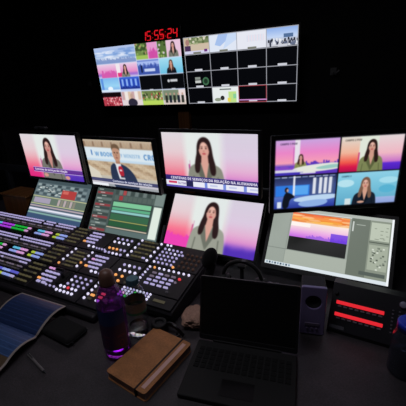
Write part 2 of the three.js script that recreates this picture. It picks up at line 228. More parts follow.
T.UR = canvasTex(800, 450, (g, w, h) => {
  fill(g, '#06070b', 0, 0, w, h); const c = w / 4, r = h / 4;
  clip(g, 4, 2, c - 8, r - 6, (g, w, h) => { fill(g, '#c9b79c', 0, 0, w, h); fill(g, '#76855c', w * 0.2, 0, w * 0.8, h * 0.4); for (let i = 0; i < 20; i++) ell(g, ['#5a6b40', '#a8b088', '#d9d2c0'][i % 3], w * (0.25 + rnd() * 0.7), h * rnd() * 0.45, 9, 8); fill(g, '#cdbca6', w * 0.2, h * 0.45, w * 0.8, h * 0.4); ell(g, '#a97f78', w * 0.14, h * 0.3, 15, 20); fill(g, '#4b3358', w * 0.02, h * 0.5, w * 0.24, h * 0.4); fill(g, '#d5d4ee', 0, h * 0.82, w, h * 0.18); fill(g, '#6a2f7c', w * 0.8, h * 0.76, w * 0.12, h * 0.16); });
  clip(g, c, 2, c - 4, r - 6, (g, w, h) => { fill(g, '#dfe6f4', 0, 0, w, h); blob(g, '#a6c0ec', [[w * 0.35, 0], [w * 0.95, 0], [w * 0.4, h * 0.7], [w * 0.2, h * 0.6]]); blob(g, '#c9dbf6', [[w * 0.7, 0], [w, 0], [w, h * 0.4], [w * 0.5, h * 0.9]]); });
  clip(g, 2 * c, 2, c - 4, r - 6, (g, w, h) => { fill(g, '#e6e8f2', 0, 0, w, h); for (let i = 0; i < 12; i++) fill(g, i % 2 ? '#eadbe6' : '#d3daea', w * (0.35 + i * 0.05), h * 0.25, 5, h * 0.35); });
  clip(g, 3 * c, 2, c - 4, r - 6, (g, w, h) => { grad(g, 0, 0, w, h, [[0, '#8fb0ea'], [0.5, '#c4d6f4'], [0.7, '#b9bccb'], [1, '#d2d4dd']]); for (let i = 0; i < 60; i++) fill(g, ['#3b4152', '#66708a', '#22252e', '#e5e8ee'][i % 4], rnd() * w, h * (0.55 + rnd() * 0.35), 10, 16); fill(g, '#54709a', w * 0.55, h * 0.36, w * 0.3, h * 0.2); });
  g.strokeStyle = '#a3a5ae'; g.lineWidth = 5;
  for (let i = 1; i < 4; i++) { g.beginPath(); g.moveTo(i * c - 2, 0); g.lineTo(i * c - 2, h); g.moveTo(0, i * r); g.lineTo(w, i * r); g.stroke(); }
  g.strokeRect(2, 2, w - 6, h - 5);
  for (let y = 1; y <= 4; y++) for (let x = 0; x < 4; x++) fill(g, y === 1 && x < 3 ? '#7a7c72' : '#cfd1da', x * c + c * 0.36, y * r - 15, c * 0.3, 13);
  fill(g, '#8b938c', c * 0.34, 2.35 * r, 42, 18); fill(g, '#c4c8c4', c * 0.34, 2.55 * r, 46, 18); ell(g, '#3f6b4c', c * 0.76, 2.62 * r, 26, 28); ell(g, '#1e3526', c * 0.76, 2.62 * r, 15, 17);
  clip(g, c, 3 * r + 3, c - 4, r - 6, (g, w, h) => { fill(g, '#e7ecec', 0, 0, w, h); fill(g, '#6d7674', w * 0.28, h * 0.1, w * 0.45, 9); fill(g, '#bfe08a', w * 0.62, h * 0.3, w * 0.3, h * 0.7); fill(g, '#8ccf9a', w * 0.8, h * 0.45, w * 0.12, h * 0.3); fill(g, '#e8d65c', w * 0.58, h * 0.7, w * 0.12, h * 0.25); ell(g, '#2c2b2c', w * 0.38, h * 0.7, 16, 16); ell(g, '#8f9a86', w * 0.2, h * 0.8, 26, 12); });
  g.strokeStyle = '#a03a44'; g.strokeRect(2 * c, 3 * r + 2, c - 4, r - 6); fill(g, '#c98ac8', 2 * c, h - 22, c, 8);
});
T.P1 = canvasTex(640, 352, (g, w, h) => {
  fill(g, '#5f7076', 0, 0, w, h); fill(g, '#44545a', 0, 0, w, h * 0.1);
  for (let y = 0; y < 4; y++) for (let x = 0; x < 12; x++) fill(g, ['#93a3a4', '#4b5a60', '#7c8c90', '#39454b'][(x * 3 + y * 5) % 4], 14 + x * 50, h * 0.12 + y * 26, 42, 19);
  for (let i = 0; i < 20; i++) fill(g, '#d5dcd8', 20 + rnd() * w * 0.5, h * (0.13 + rnd() * 0.25), 26, 6);
  fill(g, '#b0403f', w * 0.52, h * 0.22, w * 0.26, h * 0.2); fill(g, '#d06a60', w * 0.54, h * 0.24, w * 0.1, h * 0.07);
  fill(g, '#d9d79a', 0, h * 0.43, w, 6); fill(g, '#68786c', 0, h * 0.45, w, h * 0.18); fill(g, '#a79fb4', w * 0.04, h * 0.47, w * 0.32, h * 0.13); for (let i = 0; i < 6; i++) fill(g, i % 2 ? '#8a867a' : '#b9a9ac', w * (0.5 + i * 0.055), h * 0.46, 26, h * 0.15);
  fill(g, '#d9d79a', 0, h * 0.62, w, 6); fill(g, '#4d5d6e', 0, h * 0.64, w, h * 0.36); fill(g, '#b9a8b0', 0, h * 0.665, w, 12); fill(g, '#e6e6f4', 0, h * 0.735, w, 17); fill(g, '#a9c2d6', 0, h * 0.79, w, 5); fill(g, '#86b0a8', 0, h * 0.835, w, 13); fill(g, '#3d5475', 0, h * 0.88, w, h * 0.12); soften(g, 2);
});
T.P2 = canvasTex(640, 352, (g, w, h) => {
  fill(g, '#4c5a58', 0, 0, w, h); for (let i = 0; i < 14; i++) { fill(g, i % 4 === 1 ? '#8f3f44' : i % 2 ? '#687674' : '#3d4947', 8, 10 + i * 24, w * 0.24, 18); fill(g, '#b9c2bc', 16 + (i % 3) * 20, 15 + i * 24, 46, 6); }
  for (let i = 0; i < 12; i++) fill(g, i === 2 ? '#a8484a' : i % 2 ? '#6b7876' : '#3f4b49', w * 0.29 + i * 37, h * 0.03, 30, h * 0.1); for (let i = 0; i < 10; i++) fill(g, i === 1 ? '#9c3c40' : '#56645f', w * 0.29 + i * 44, h * 0.15, 36, h * 0.1);
  fill(g, '#35423f', w * 0.28, h * 0.27, w * 0.58, h * 0.6); fill(g, '#7fc79a', w * 0.29, h * 0.29, w * 0.55, h * 0.1); fill(g, '#5fae86', w * 0.29, h * 0.41, w * 0.55, h * 0.06); fill(g, '#8ec9c6', w * 0.29, h * 0.48, w * 0.55, h * 0.05);
  fill(g, '#39674a', w * 0.29, h * 0.55, w * 0.55, h * 0.13); fill(g, '#b6bd62', w * 0.29, h * 0.69, w * 0.55, 6); fill(g, '#2d5a3c', w * 0.29, h * 0.72, w * 0.55, h * 0.1); fill(g, '#d8c4ae', w * 0.27, h * 0.84, w * 0.58, 8); fill(g, '#5d6f6e', w * 0.27, h * 0.88, w * 0.73, h * 0.12);
  fill(g, '#dfeae0', w * 0.875, h * 0.3, w * 0.105, h * 0.66); fill(g, '#7a8a86', w * 0.87, h * 0.02, w * 0.12, h * 0.25); soften(g, 2);
});
T.P4 = canvasTex(800, 440, (g, w, h) => {
  fill(g, '#a3aca5', 0, 0, w, h); fill(g, '#9aa39a', 0, 0, w, h); fill(g, '#b4bbb4', 0, 0, w, h * 0.05); fill(g, '#e6eae8', 0, h * 0.05, w, 4);
  fill(g, '#8a928b', w * 0.16, 0, 5, h); fill(g, '#a9b1a6', w * 0.165, h * 0.72, w * 0.66, h * 0.22); fill(g, '#7c847d', 0, h * 0.71, w * 0.66, 5);
  clip(g, w * 0.175, h * 0.07, w * 0.49, h * 0.64, (g, w, h) => {
    fill(g, '#1b1c1b', 0, 0, w, h); grad(g, 0, 0, w, h * 0.26, [[0, '#ee6a48'], [0.45, '#fb9a4e'], [0.6, '#f08a36'], [1, '#f8d09a']]); for (let i = 0; i < 26; i++) ell(g, ['rgba(255,200,90,.5)', 'rgba(230,110,40,.5)', 'rgba(255,240,210,.4)'][i % 3], rnd() * w, h * rnd() * 0.25, 44, 7);
    grad(g, 0, h * 0.25, w, h * 0.4, [[0, '#fbe9e2'], [0.35, '#f3cde0'], [0.65, '#e8a4e4'], [1, '#c56ae4']]); skyline(g, w, h * 0.65, '#a262e0', h * 0.6, h * 0.06, w * 0.3, w, 6); fill(g, 'rgba(90,40,220,.75)', w * 0.72, h * 0.44, w * 0.28, h * 0.21); fill(g, '#fdf3ee', 0, h * 0.26, w * 0.35, h * 0.1); fill(g, '#1b1c1b', 0, h * 0.65, w, h * 0.35);
  });
  fill(g, '#6c756a', w * 0.68, h * 0.05, w * 0.145, h * 0.89); fill(g, '#c8cec8', w * 0.69, h * 0.1, w * 0.012, h * 0.16); fill(g, '#a9b2a8', w * 0.72, h * 0.14, w * 0.07, 5);
  fill(g, '#899284', w * 0.825, h * 0.05, w * 0.16, h * 0.9); fill(g, '#bcc5b4', w * 0.835, h * 0.08, w * 0.14, h * 0.28); fill(g, '#a6af9e', w * 0.835, h * 0.43, w * 0.14, h * 0.38); for (let i = 0; i < 26; i++) fill(g, ['#5b6458', '#7e877a', '#d2d9cc'][i % 3], w * (0.845 + rnd() * 0.11), h * (0.46 + rnd() * 0.33), 12, 10); for (let i = 0; i < 12; i++) fill(g, '#8b9484', w * (0.84 + rnd() * 0.12), h * (0.1 + rnd() * 0.24), 14, 5); fill(g, '#4d564c', w * 0.83, h * 0.385, w * 0.15, 6);
  fill(g, '#dde6ec', 0, h * 0.945, w, h * 0.055); for (let i = 0; i < 9; i++) fill(g, i % 2 ? '#44596a' : '#8da2b2', 10 + i * 20, h * 0.955, 13, 14); fill(g, '#f4f8fc', w * 0.985, 0, w * 0.015, h); fill(g, '#56605a', w * 0.78, h * 0.85, w * 0.19, 24);
});

// ---------------------------------------------------------------- materials
const M = {
  wall: std('#0b0b0d', 0.95), floor: std('#0d0c0e', 0.9), ceiling: std('#0a0a0b', 0.95),
  black: std('#0b0b0d', 0.5), gloss: std('#08080a', 0.28), rubber: std('#121213', 0.7), foam: std('#09090a', 1),
  bezel: std('#070709', 0.5), housing: std('#0c0c0f', 0.7), steel: std('#3a3a3e', 0.4, 0.8), rail: std('#26272c', 0.5, 0.2),
  plate: std('#0c0b12', 0.5), console: std('#0e0d13', 0.55), lip: std('#19171c', 0.55), slot: std('#040405', 0.8),
  clear: new THREE.MeshPhysicalMaterial({ color: '#f2f6f6', roughness: 0.05, transmission: 1, thickness: 0, ior: 1.45 }),
};
M.desk = new THREE.MeshStandardMaterial({ color: '#ffffff', map: noiseTex(256, [54, 50, 53], 0.35, [6, 4], 0.7), roughness: 0.5 });
M.wood = new THREE.MeshStandardMaterial({ color: '#ffffff', roughness: 0.6, map: canvasTex(256, 256, (g, w, h) => { fill(g, '#8a5a30', 0, 0, w, h); for (let i = 0; i < 160; i++) fill(g, `rgba(${60 + rnd() * 80},${35 + rnd() * 45},15,.35)`, rnd() * w, 0, 1 + rnd() * 3, h); }) });
M.card = new THREE.MeshStandardMaterial({ color: '#ffffff', map: noiseTex(128, [150, 112, 78], 0.18, [2, 2], 0.6), roughness: 0.9 });

// ---------------------------------------------------------------- the room
structure('floor', box(8, 0.1, 6, -0.6, -0.05, -0.7), M.floor);
structure('ceiling', box(8, 0.1, 6, -0.6, 2.95, -0.7), M.ceiling);
structure('wall_back', box(8, 2.9, 0.1, -0.6, 1.45, -3.2), M.wall);
structure('wall_left', box(0.1, 2.9, 5, -4.35, 1.45, -0.65), M.wall);
structure('wall_right', box(0.1, 2.9, 5, 2.2, 1.45, -0.65), M.wall);
structure('wall_front', box(8, 2.9, 0.1, -0.6, 1.45, 1.85), M.wall);

{
  const t = thing('ceiling_panel', 'dimmed ceiling light panel over the front of the control desk', 'lamp', [-0.75, 2.9, -0.4]);
  part('frame', [box(1.26, 0.03, 0.03, 0, -0.015, 0.265), box(1.26, 0.03, 0.03, 0, -0.015, -0.265), box(0.03, 0.03, 0.5, 0.615, -0.015, 0), box(0.03, 0.03, 0.5, -0.615, -0.015, 0)], M.housing, t);
  part('diffuser', box(1.2, 0.006, 0.5, 0, -0.02, 0), std('#d8d4cc', 0.8, 0, { emissive: '#f2f0fa', emissiveIntensity: 0.5 }), t);
}
// ---------------------------------------------------------------- desk
const DESK = 0.745;
{
  const t = thing('control_desk', 'long dark grey control room desk carrying the console and screens', 'desk', [-0.95, 0, -0.95]);
  part('desktop', box(3.9, 0.03, 1.54, 0, DESK - 0.015, 0, 0.006), M.desk, t);
  for (const x of [-1.85, 0, 1.85]) part('leg_panel', box(0.04, DESK - 0.03, 1.3, x, (DESK - 0.03) / 2, 0), M.black, t);
  part('modesty_panel', box(3.66, 0.5, 0.02, 0, 0.44, -0.6), M.black, t);
}

// ---------------------------------------------------------------- screens
// c: middle of the lit area; tilt leans the face back. foot: what carries it.
function screen(name, label, tex, W, H, c, yaw, tilt, { bezel = 0.016, chin = bezel, depth = 0.035, foot, group, lamp = [1, 1, 1], logo, category = 'monitor', strength = 1 }) {
  const t = thing(name, label, category, [c[0], foot === 'wall' ? c[1] : DESK, c[2]], yaw, group);
  const y0 = c[1] - t.position.y;
  const Q = new THREE.Matrix4().makeRotationX(-tilt).setPosition(0, y0, 0);
  const put = (m) => { m.applyMatrix4(Q); return m; };
  const shape = roundRect(W + 2 * bezel, H + bezel + chin, 0.006); shape.holes.push(new THREE.Path([[-W / 2, -H / 2 + (chin - bezel) / 2], [-W / 2, H / 2 + (chin - bezel) / 2], [W / 2, H / 2 + (chin - bezel) / 2], [W / 2, -H / 2 + (chin - bezel) / 2]].map((p) => new THREE.Vector2(...p))));
  put(part('bezel', extrude(shape, 0.01, 0.0012).translate(0, (bezel - chin) / 2, -0.006), M.bezel, t));
  const lit = new THREE.MeshStandardMaterial({ color: '#050506', roughness: 0.3, emissive: '#ffffff', emissiveMap: tex, emissiveIntensity: SCREEN_GLOW * strength });
  put(part('screen_panel', box(W, H, 0.004, 0, 0, -0.002), [M.black, M.black, M.black, M.black, lit, M.black], t));
  put(part('housing', [box(W + 2 * bezel - 0.004, H + bezel + chin - 0.004, depth * 0.5, 0, (bezel - chin) / 2, -0.0065 - depth * 0.25, 0.004), box(W * 0.7, H * 0.6, depth * 0.5, 0, 0, -0.0065 - depth * 0.75, 0.006)], M.housing, t));
  if (logo) put(part('maker_mark', box(0.03, 0.006, 0.001, 0, -H / 2 - chin * 0.55, 0.0045), M.steel, t));
  const L = new THREE.RectAreaLight(new THREE.Color(...lamp), SCREEN_LAMP * strength, W * 0.96, H * 0.96); L.position.set(0, 0, 0.012); L.rotation.y = Math.PI;
  const lg = new THREE.Group(); lg.name = 'lamp_mount'; lg.applyMatrix4(Q); lg.add(L); L.name = 'screen_lamp'; t.add(lg);
  const back = V(0, 0, -0.0065 - depth).applyMatrix4(Q);
  if (foot === 'prop') {                                   // an easel foot behind a tilted panel
    part('neck', box(0.09, back.y, 0.018, 0, back.y / 2 + 0.002, back.z - 0.008, 0.004), M.housing, t);
    part('base', box(0.24, 0.014, 0.16, 0, 0.007, back.z - 0.03, 0.005), M.housing, t);
  } else if (foot === 'rail') {                            // an arm to the rail behind
    const L1 = -1.552 - c[2];
    part('mount_arm', [box(0.1, 0.1, 0.01, 0, y0, back.z + 0.002, 0.003), box(0.035, 0.035, Math.abs(L1 - back.z), 0, y0 - 0.03, (L1 + back.z) / 2, 0.006), box(0.045, y0 - 0.32, 0.02, 0, (y0 + 0.32) / 2 - 0.01, L1, 0.004)], M.rail, t);
  } else if (foot === 'pole') {
    part('arm', [box(0.1, 0.1, 0.01, 0, y0, back.z - 0.004, 0.003), box(0.03, 0.04, 0.22, 0, y0, back.z - 0.11, 0.006)], M.rail, t);
    part('pole', cyl(0.018, 0.018, y0 + 0.05, 0, (y0 + 0.05) / 2, back.z - 0.22), M.rail, t);
    part('base', cyl(0.036, 0.04, 0.014, 0, 0.007, back.z - 0.22), M.housing, t);
  } else if (foot === 'wall') {
    part('wall_bracket', [box(0.3, 0.2, 0.02, 0, 0, back.z - 0.008), box(0.12, 0.08, 3.144 + c[2] + back.z, 0, 0, (back.z - 3.144 - c[2]) / 2)], M.housing, t);
  }
  return t;
}
const P1s = 1.06, from = ([x, y, z]) => [x * P1s, 1.63 + (y - 1.63) * P1s, z * P1s];
screen('multiview_display', 'large wall display of colourful camera tiles under the red digital clock', T.UL, 1.02, 0.574, [-2.179, 1.743, -2.913], 1.7 * D, -5 * D, { bezel: 0.015, depth: 0.05, foot: 'wall', group: 'large wall displays', lamp: [0.55, 0.55, 0.65], category: 'display' });
screen('multiview_display', 'large wall display with mostly black tiles and a bright top row', T.UR, 1.02, 0.574, [-1.122, 1.745, -2.93], 1.7 * D, -5 * D, { bezel: 0.015, depth: 0.05, foot: 'wall', group: 'large wall displays', lamp: [0.2, 0.2, 0.23], category: 'display' });
screen('preview_monitor', 'monitor at the left end of the upper row showing a presenter on pink and violet', T.M1, 0.48, 0.27, [-1.709, 1.263, -1.34], -0.9 * D, -2.8 * D, { foot: 'rail', group: 'upper row of preview monitors', lamp: [0.6, 0.4, 0.55] });
screen('preview_monitor', 'monitor showing a male reporter with a red microphone outdoors', T.M2, 0.48, 0.27, [-1.214, 1.24, -1.369], -2.1 * D, -5.4 * D, { foot: 'rail', group: 'upper row of preview monitors', lamp: [0.5, 0.46, 0.42] });
screen('preview_monitor', 'monitor showing a presenter in a grey blazer above a purple title bar and white ticker', T.M3, 0.48, 0.27, [-0.667, 1.291, -1.344], -0.5 * D, -2.3 * D, { foot: 'rail', group: 'upper row of preview monitors', lamp: [0.7, 0.56, 0.66] });
screen('multiview_monitor', 'wide monitor split into four pictures, turned in at the right end', T.M4, 0.53, 0.298, [-0.116, 1.262, -1.432], 29.6 * D, -0.9 * D, { foot: 'pole', lamp: [0.5, 0.48, 0.6] });
screen('touch_panel', 'leftmost tilted touch screen, grey tables with one red block, behind the console', T.P1, 0.509, 0.281, from([-1.706, 0.988, -1.323]), -1.1 * D, 35 * D, { foot: 'prop', bezel: 0.011, group: 'low row of tilted screens', lamp: [0.3, 0.34, 0.36] });
screen('touch_panel', 'tilted touch screen with green rows and a white column behind the console', T.P2, 0.509, 0.281, from([-1.201, 0.97, -1.349]), 0.6 * D, 32 * D, { foot: 'prop', bezel: 0.011, group: 'low row of tilted screens', lamp: [0.25, 0.36, 0.3] });
screen('low_monitor', 'tilted low monitor showing a presenter in a grey blazer without any title bar', T.P3, 0.509, 0.281, from([-0.659, 0.986, -1.337]), -0.3 * D, 34 * D, { foot: 'prop', bezel: 0.011, group: 'low row of tilted screens', lamp: [0.75, 0.6, 0.68] });
screen('low_monitor', 'tilted low monitor with a grey picture editing desktop under the four-way monitor', T.P4, 0.52, 0.287, [-0.139, 0.928, -1.455], -0.3 * D, 37.9 * D, { foot: 'prop', group: 'low row of tilted screens', bezel: 0.016, chin: 0.024, logo: true, lamp: [0.48, 0.46, 0.46] });

// rail that carries the upper monitors
{
  const t = thing('monitor_rail', 'dark metal rail behind the upper monitors, running out to the left', 'rail', [-1.45, DESK, -1.58]);
  part('bar', box(2.4, 0.05, 0.03, 0, 0.345, 0, 0.004), M.rail, t);
  for (const x of [-1.1, -0.02, 0.98]) part('post', box(0.04, 0.32, 0.03, x, 0.16, 0, 0.003), M.rail, t);
}
{
  const t = thing('display_post', 'brown wooden post behind the two large wall displays', 'post', [-1.785, 0, -3.1]);
  part('upright', box(0.13, 2.0, 0.05, 0, 1.0, 0, 0.003), M.wood, t);
  part('foot', box(0.3, 0.04, 0.09, 0, 0.02, 0.01, 0.004), M.wood, t);
}

// ---------------------------------------------------------------- clock
{
  const t = thing('digital_clock', 'red digital clock reading 15:55:24 above the left wall display', 'clock', [-1.91, 2.04, -2.95], 1.7 * D);
  part('case', box(0.46, 0.13, 0.04, 0, 0.05, -0.012, 0.005), M.gloss, t);
  part('bracket', box(0.06, 0.06, 0.2, 0, 0.03, -0.105), M.housing, t);
  const red = std('#1a0202', 0.4, 0, { emissive: '#f01c28', emissiveIntensity: 0.85 });
  const seg = { a: [0, 1, 1], b: [1, 0.5, 0], c: [1, -0.5, 0], d: [0, -1, 1], e: [-1, -0.5, 0], f: [-1, 0.5, 0], g: [0, 0, 1] };
  const on = { 1: 'bc', 2: 'abged', 4: 'fgbc', 5: 'afgcd' };
  const W = 0.02, H = 0.038, th = 0.009;
  [['1', -0.178], ['5', -0.122], ['5', -0.036], ['5', 0.022], ['2', 0.108], ['4', 0.168]].forEach(([d, x]) => {
    const gs = [...on[d]].map((k) => { const [sx, sy, hor] = seg[k]; return hor ? box(2 * W - th * 0.3, th, 0.004, sx * W, sy * H, 0, 0.0015) : box(th, H - th * 0.5, 0.004, sx * W, sy * H, 0, 0.0015); });
    const m = part('digit', gs.map((g) => g.applyMatrix4(new THREE.Matrix4().makeShear(0, 0, 0.1, 0, 0, 0))), red, t, [x, 0.05, 0.0095]);
  });
  for (const x of [-0.079, 0.065]) for (const y of [-0.018, 0.018]) part('colon_dot', box(0.008, 0.008, 0.004, x, 0.05 + y, 0, 0.001), std('#1a0202', 0.4, 0, { emissive: '#ff1420', emissiveIntensity: 0.35 }), t, [0, 0, 0.0095]);
  const L = new THREE.PointLight('#ff2020', 0.006, 2); L.position.set(0, 0.05, 0.05); L.name = 'clock_glow'; t.add(L);
}

// ---------------------------------------------------------------- vision mixing console
{
  const TL = 10 * D, X0 = -2.55, S0 = -0.034;
  const t = thing('vision_mixer', 'large black vision mixing console covered in rows of lit buttons', 'console', [-1.2, DESK, -1.0]);
  // (x, s, h): across, down the slope from the rear edge line, above the deck
  const at = (x, s, h = 0) => [x + 1.2, 0.86 - DESK - s * Math.sin(TL) + h * Math.cos(TL), -1.235 + 1.0 + s * Math.cos(TL) + h * Math.sin(TL)];
  const body = (x0, x1, s1) => {
    const a = at(0, S0), b = at(0, s1 - 0.008), c = at(0, s1, -0.008);
    const sh = new THREE.Shape([[-a[2], a[1]], [-b[2], b[1]], [-c[2], c[1]], [-c[2] + 0.012, 0.012], [-a[2] - 0.02, 0.004], [-a[2], 0.03]].map((p) => new THREE.Vector2(...p)));
    return new THREE.ExtrudeGeometry(sh, { depth: x1 - x0, bevelEnabled: false }).rotateY(Math.PI / 2).translate(x0 + 1.2, 0, 0);
  };
  part('chassis', [body(X0, -0.915, 0.47), body(-0.915, -0.622, 0.362)], M.console, t);
  part('front_lip', box(-0.915 - X0, 0.03, 0.03, 0, 0, 0, 0.01), M.lip, t, at((X0 - 0.915) / 2, 0.472, -0.012), [TL, 0, 0]);
  const frustum = (() => { const g = new THREE.CylinderGeometry(0.42, 0.5, 1, 8, 1).rotateY(Math.PI / 8); return g; })();
  const bar = new THREE.CylinderGeometry(0.62, 0.7071, 1, 4, 1).rotateY(Math.PI / 4).toNonIndexed(); bar.computeVertexNormals();   // a flat-topped wide key
  const C = { w: '#aea6d2', d: '#36342c', o: '#4f4a34', g: '#1fae3c', c: '#5fb8d8', m: '#a93fd6', y: '#a8bd3e', b: '#8fa0e0', v: '#5b5cc0', a: '#f0a45e', r: '#e8404a', p: '#d39ad0', k: '#3b3734', u: '#33221a', x: '#dcd8f4', l: '#6b6170', n: '#2f2d33' };
  const keys = Object.keys(C), mats = {};
  for (const k of keys) mats[k] = std(C[k], 0.5, 0, { emissive: C[k], emissiveIntensity: 'xa'.includes(k) ? 0.95 : 0.8 });
  const palette = canvasTex(keys.length * 8, 8, (g) => keys.forEach((k, i) => fill(g, C[k], i * 8, 0, 8, 8)));
  const modules = [], buttons = [];
  function plate(x0, x1, s0, s1) {
    const m = part('button_module', box(x1 - x0, 0.012, s1 - s0, 0, 0, 0, 0.003), M.plate, t, at((x0 + x1) / 2, (s0 + s1) / 2, 0.004), [TL, 0, 0]);
    modules.push([m, x0, x1, s0, s1]); return m;
  }
  const btn = (x, s, k, w = 0.017, d = 0.014) => buttons.push(w > 1.25 * d ? [x, s, k, w * 1.02, d * 0.74] : [x, s, k, w * 0.76, d * 0.8]);
  function grid(x0, x1, s0, s1, rows, w = 0.017, d = 0.014) {          // rows of colour letters, '.' leaves a gap
    rows.forEach((r, j) => [...r].forEach((k, i) => k !== '.' && btn(r.length > 1 ? x0 + (x1 - x0) * i / (r.length - 1) : x0, rows.length > 1 ? s0 + (s1 - s0) * j / (rows.length - 1) : s0, k, w, d)));
  }
  const rows = [[-0.028, 0.132], [0.137, 0.292], [0.297, 0.45]];
  const cols = [[-1.482, -1.366], [-1.361, -1.192], [-1.187, -1.048], [-1.043, -0.885], [-0.88, -0.63]];
  rows.forEach(([a, b], j) => {
    plate(X0 + 0.01, -1.487, a, b);
    cols.forEach(([p, q], i) => {
      if (j === 2 && i === 4) return plate(-0.905, -0.63, a, 0.354);
      plate(p, q, a, b);
    });
    const o = [0, 0.17, 0.322][j];
    // source rows at the left: two lines of pale keys, a line of dim name tags, two lines of coloured keys
    for (let x = -2.5; x < -1.5; x += 0.021) {
      const gap = j === 2 ? x > -1.66 && x < -1.645 : (x > -1.775 && x < -1.745) || (x > -1.68 && x < -1.662) || (x > -1.612 && x < -1.598) || (x > -1.665 && x < -1.612 && Math.floor(x * 100) % 2 && j === 0);
      const dim = j === 2 && x > -1.7 && x < -1.56 ? 'l' : 'w';
      if (!gap) { btn(x, o - 0.018, 'w', 0.017, 0.01); btn(x, o + 0.004, j === 2 && x < -1.72 ? 'l' : dim, 0.015, 0.01); }
      btn(x, o + 0.033, Math.floor(x * 40) % 3 ? 'l' : 'k', 0.016, 0.008); btn(x, o + 0.05, Math.floor(x * 30) % 2 ? 'k' : 'n', 0.016, 0.008);
    }
    for (let x = -2.5; x < -1.49; x += 0.0305) {
      const k = j < 2 ? (x < -2.06 ? 'c' : x < -1.935 && j === 0 ? 'm' : x < -1.805 ? 'g' : x < -1.77 ? 'p' : x < -1.72 ? 'n' : x < -1.65 ? 'c' : x < -1.6 ? 'p' : x < -1.57 ? 'n' : x < -1.53 ? 'y' : 'b')
        : (x < -1.72 ? 'g' : x < -1.66 ? 'c' : x < -1.6 ? 'v' : x < -1.55 ? 'b' : 'v');
      const k2 = j < 2 ? k : (x < -1.65 ? 'c' : x < -1.57 ? 'y' : x < -1.52 ? 'b' : 'w');
      if (k !== 'n') { btn(x, o + 0.074, k, 0.026, 0.016); btn(x, o + 0.1, k === 'c' && x > -1.8 ? 'b' : k2, 0.026, 0.016); }
    }
    grid(-1.462, -1.392, o - 0.012, o + 0.104, ['oood', 'oooo', 'oddo', 'oooo', 'dooo'], 0.018, 0.011);   // dim keypad
  });
  // first row of modules
  grid(-1.342, -1.278, 0, 0.078, ['wwww', 'wwww', 'wwww', 'awww'], 0.017, 0.013); grid(-1.285, -1.252, 0.107, 0.107, ['xx'], 0.02, 0.018); grid(-1.226, -1.172, 0.111, 0.111, ['wwww'], 0.013, 0.013);
  grid(-1.166, -1.074, 0.006, 0.036, ['wwww', 'xxxx'], 0.019, 0.018); grid(-1.158, -1.06, 0.088, 0.122, ['aaaww', 'wwxxw'], 0.018, 0.018);
  grid(-1.022, -1.022, -0.016, 0.112, ['x', 'w', 'x', 'x', 'x'], 0.017, 0.018); grid(-0.995, -0.93, -0.012, 0.108, ['oood', 'oooo', 'oooo', 'oodo', 'ooow'], 0.017, 0.01); grid(-0.902, -0.902, -0.016, 0.118, ['x', 'x', 'x', 'x', 'x'], 0.017, 0.018);
  grid(-0.866, -0.846, -0.018, -0.018, ['xx'], 0.017, 0.015); grid(-0.862, -0.768, 0.012, 0.114, ['wxww.', 'wwwxw', 'wwwww', 'wwwww', 'xwwww'], 0.017, 0.015); btn(-0.768, 0.014, 'w'); btn(-0.75, 0.036, 'w'); btn(-0.752, 0.124, 'a', 0.018, 0.016);
  grid(-0.728, -0.655, 0.022, 0.11, ['uuuu', 'uuuu', 'uuuu', 'uuuu'], 0.018, 0.016);
  // second row
  grid(-1.336, -1.336, 0.15, 0.268, ['x', 'x', 'x', 'x', 'a'], 0.016, 0.017); grid(-1.303, -1.245, 0.168, 0.27, ['oood', 'oooo', 'oooo', 'oooo', 'dood'], 0.015, 0.01); grid(-1.22, -1.22, 0.15, 0.26, ['x', 'x', 'w', 'a', 'x'], 0.016, 0.017);
  grid(-1.176, -1.108, 0.165, 0.242, ['wwww', 'pwww', 'wwww', 'awww'], 0.017, 0.013); grid(-1.12, -1.093, 0.267, 0.267, ['xx'], 0.02, 0.018); btn(-1.067, 0.27, 'w', 0.015, 0.015);
  grid(-0.99, -0.902, 0.178, 0.214, ['wxww', 'xxxx'], 0.019, 0.019); grid(-0.985, -0.948, 0.25, 0.28, ['aa', 'aa'], 0.02, 0.018); btn(-0.917, 0.25, 'd'); btn(-0.91, 0.28, 'd');
  grid(-0.86, -0.858, 0.152, 0.25, ['x', 'w', 'x', 'w', 'x', 'x'], 0.016, 0.013); grid(-0.835, -0.655, 0.15, 0.15, ['axxxxxxx'], 0.016, 0.015);
  grid(-0.815, -0.715, 0.182, 0.25, ['lwll', 'lwww', 'wwww', 'wwww'], 0.022, 0.011); btn(-0.682, 0.186, 'r', 0.02, 0.016); btn(-0.69, 0.21, 'l'); btn(-0.696, 0.27, 'n');
  // third row
  grid(-1.342, -1.266, 0.312, 0.384, ['pppd', 'wwww', 'wwww', 'awww'], 0.019, 0.013); grid(-1.326, -1.292, 0.403, 0.403, ['ww'], 0.021, 0.016); grid(-1.268, -1.216, 0.408, 0.408, ['www'], 0.016, 0.013);
  grid(-1.167, -1.07, 0.322, 0.37, ['wwwww', 'xwwww', 'wwwww'].map((r) => r.slice(0, 4)), 0.018, 0.015); grid(-1.19, -1.096, 0.392, 0.417, ['xxrxx', 'xxxxx'].map((r) => r.slice(0, 5)), 0.017, 0.017);
  grid(-1.024, -1.024, 0.318, 0.415, ['x', 'x', 'x', 'x', 'x'], 0.016, 0.016); grid(-0.998, -0.955, 0.37, 0.41, ['ua', 'aa', 'dx'], 0.02, 0.013); grid(-0.998, -0.92, 0.32, 0.345, ['dddd', 'dddd'], 0.016, 0.012);
  grid(-0.892, -0.755, 0.305, 0.348, ['xwxwxxxwx', 'wxxwgxxwx', 'xpxwxwxxx', 'wwgxwwxwx'], 0.014, 0.013);
  part('label_strip', box(0.055, 0.002, 0.014, 0, 0, 0, 0.0008), std('#8a8562', 0.7), t, at(-0.7, 0.325, 0.011), [TL, 0, 0]);
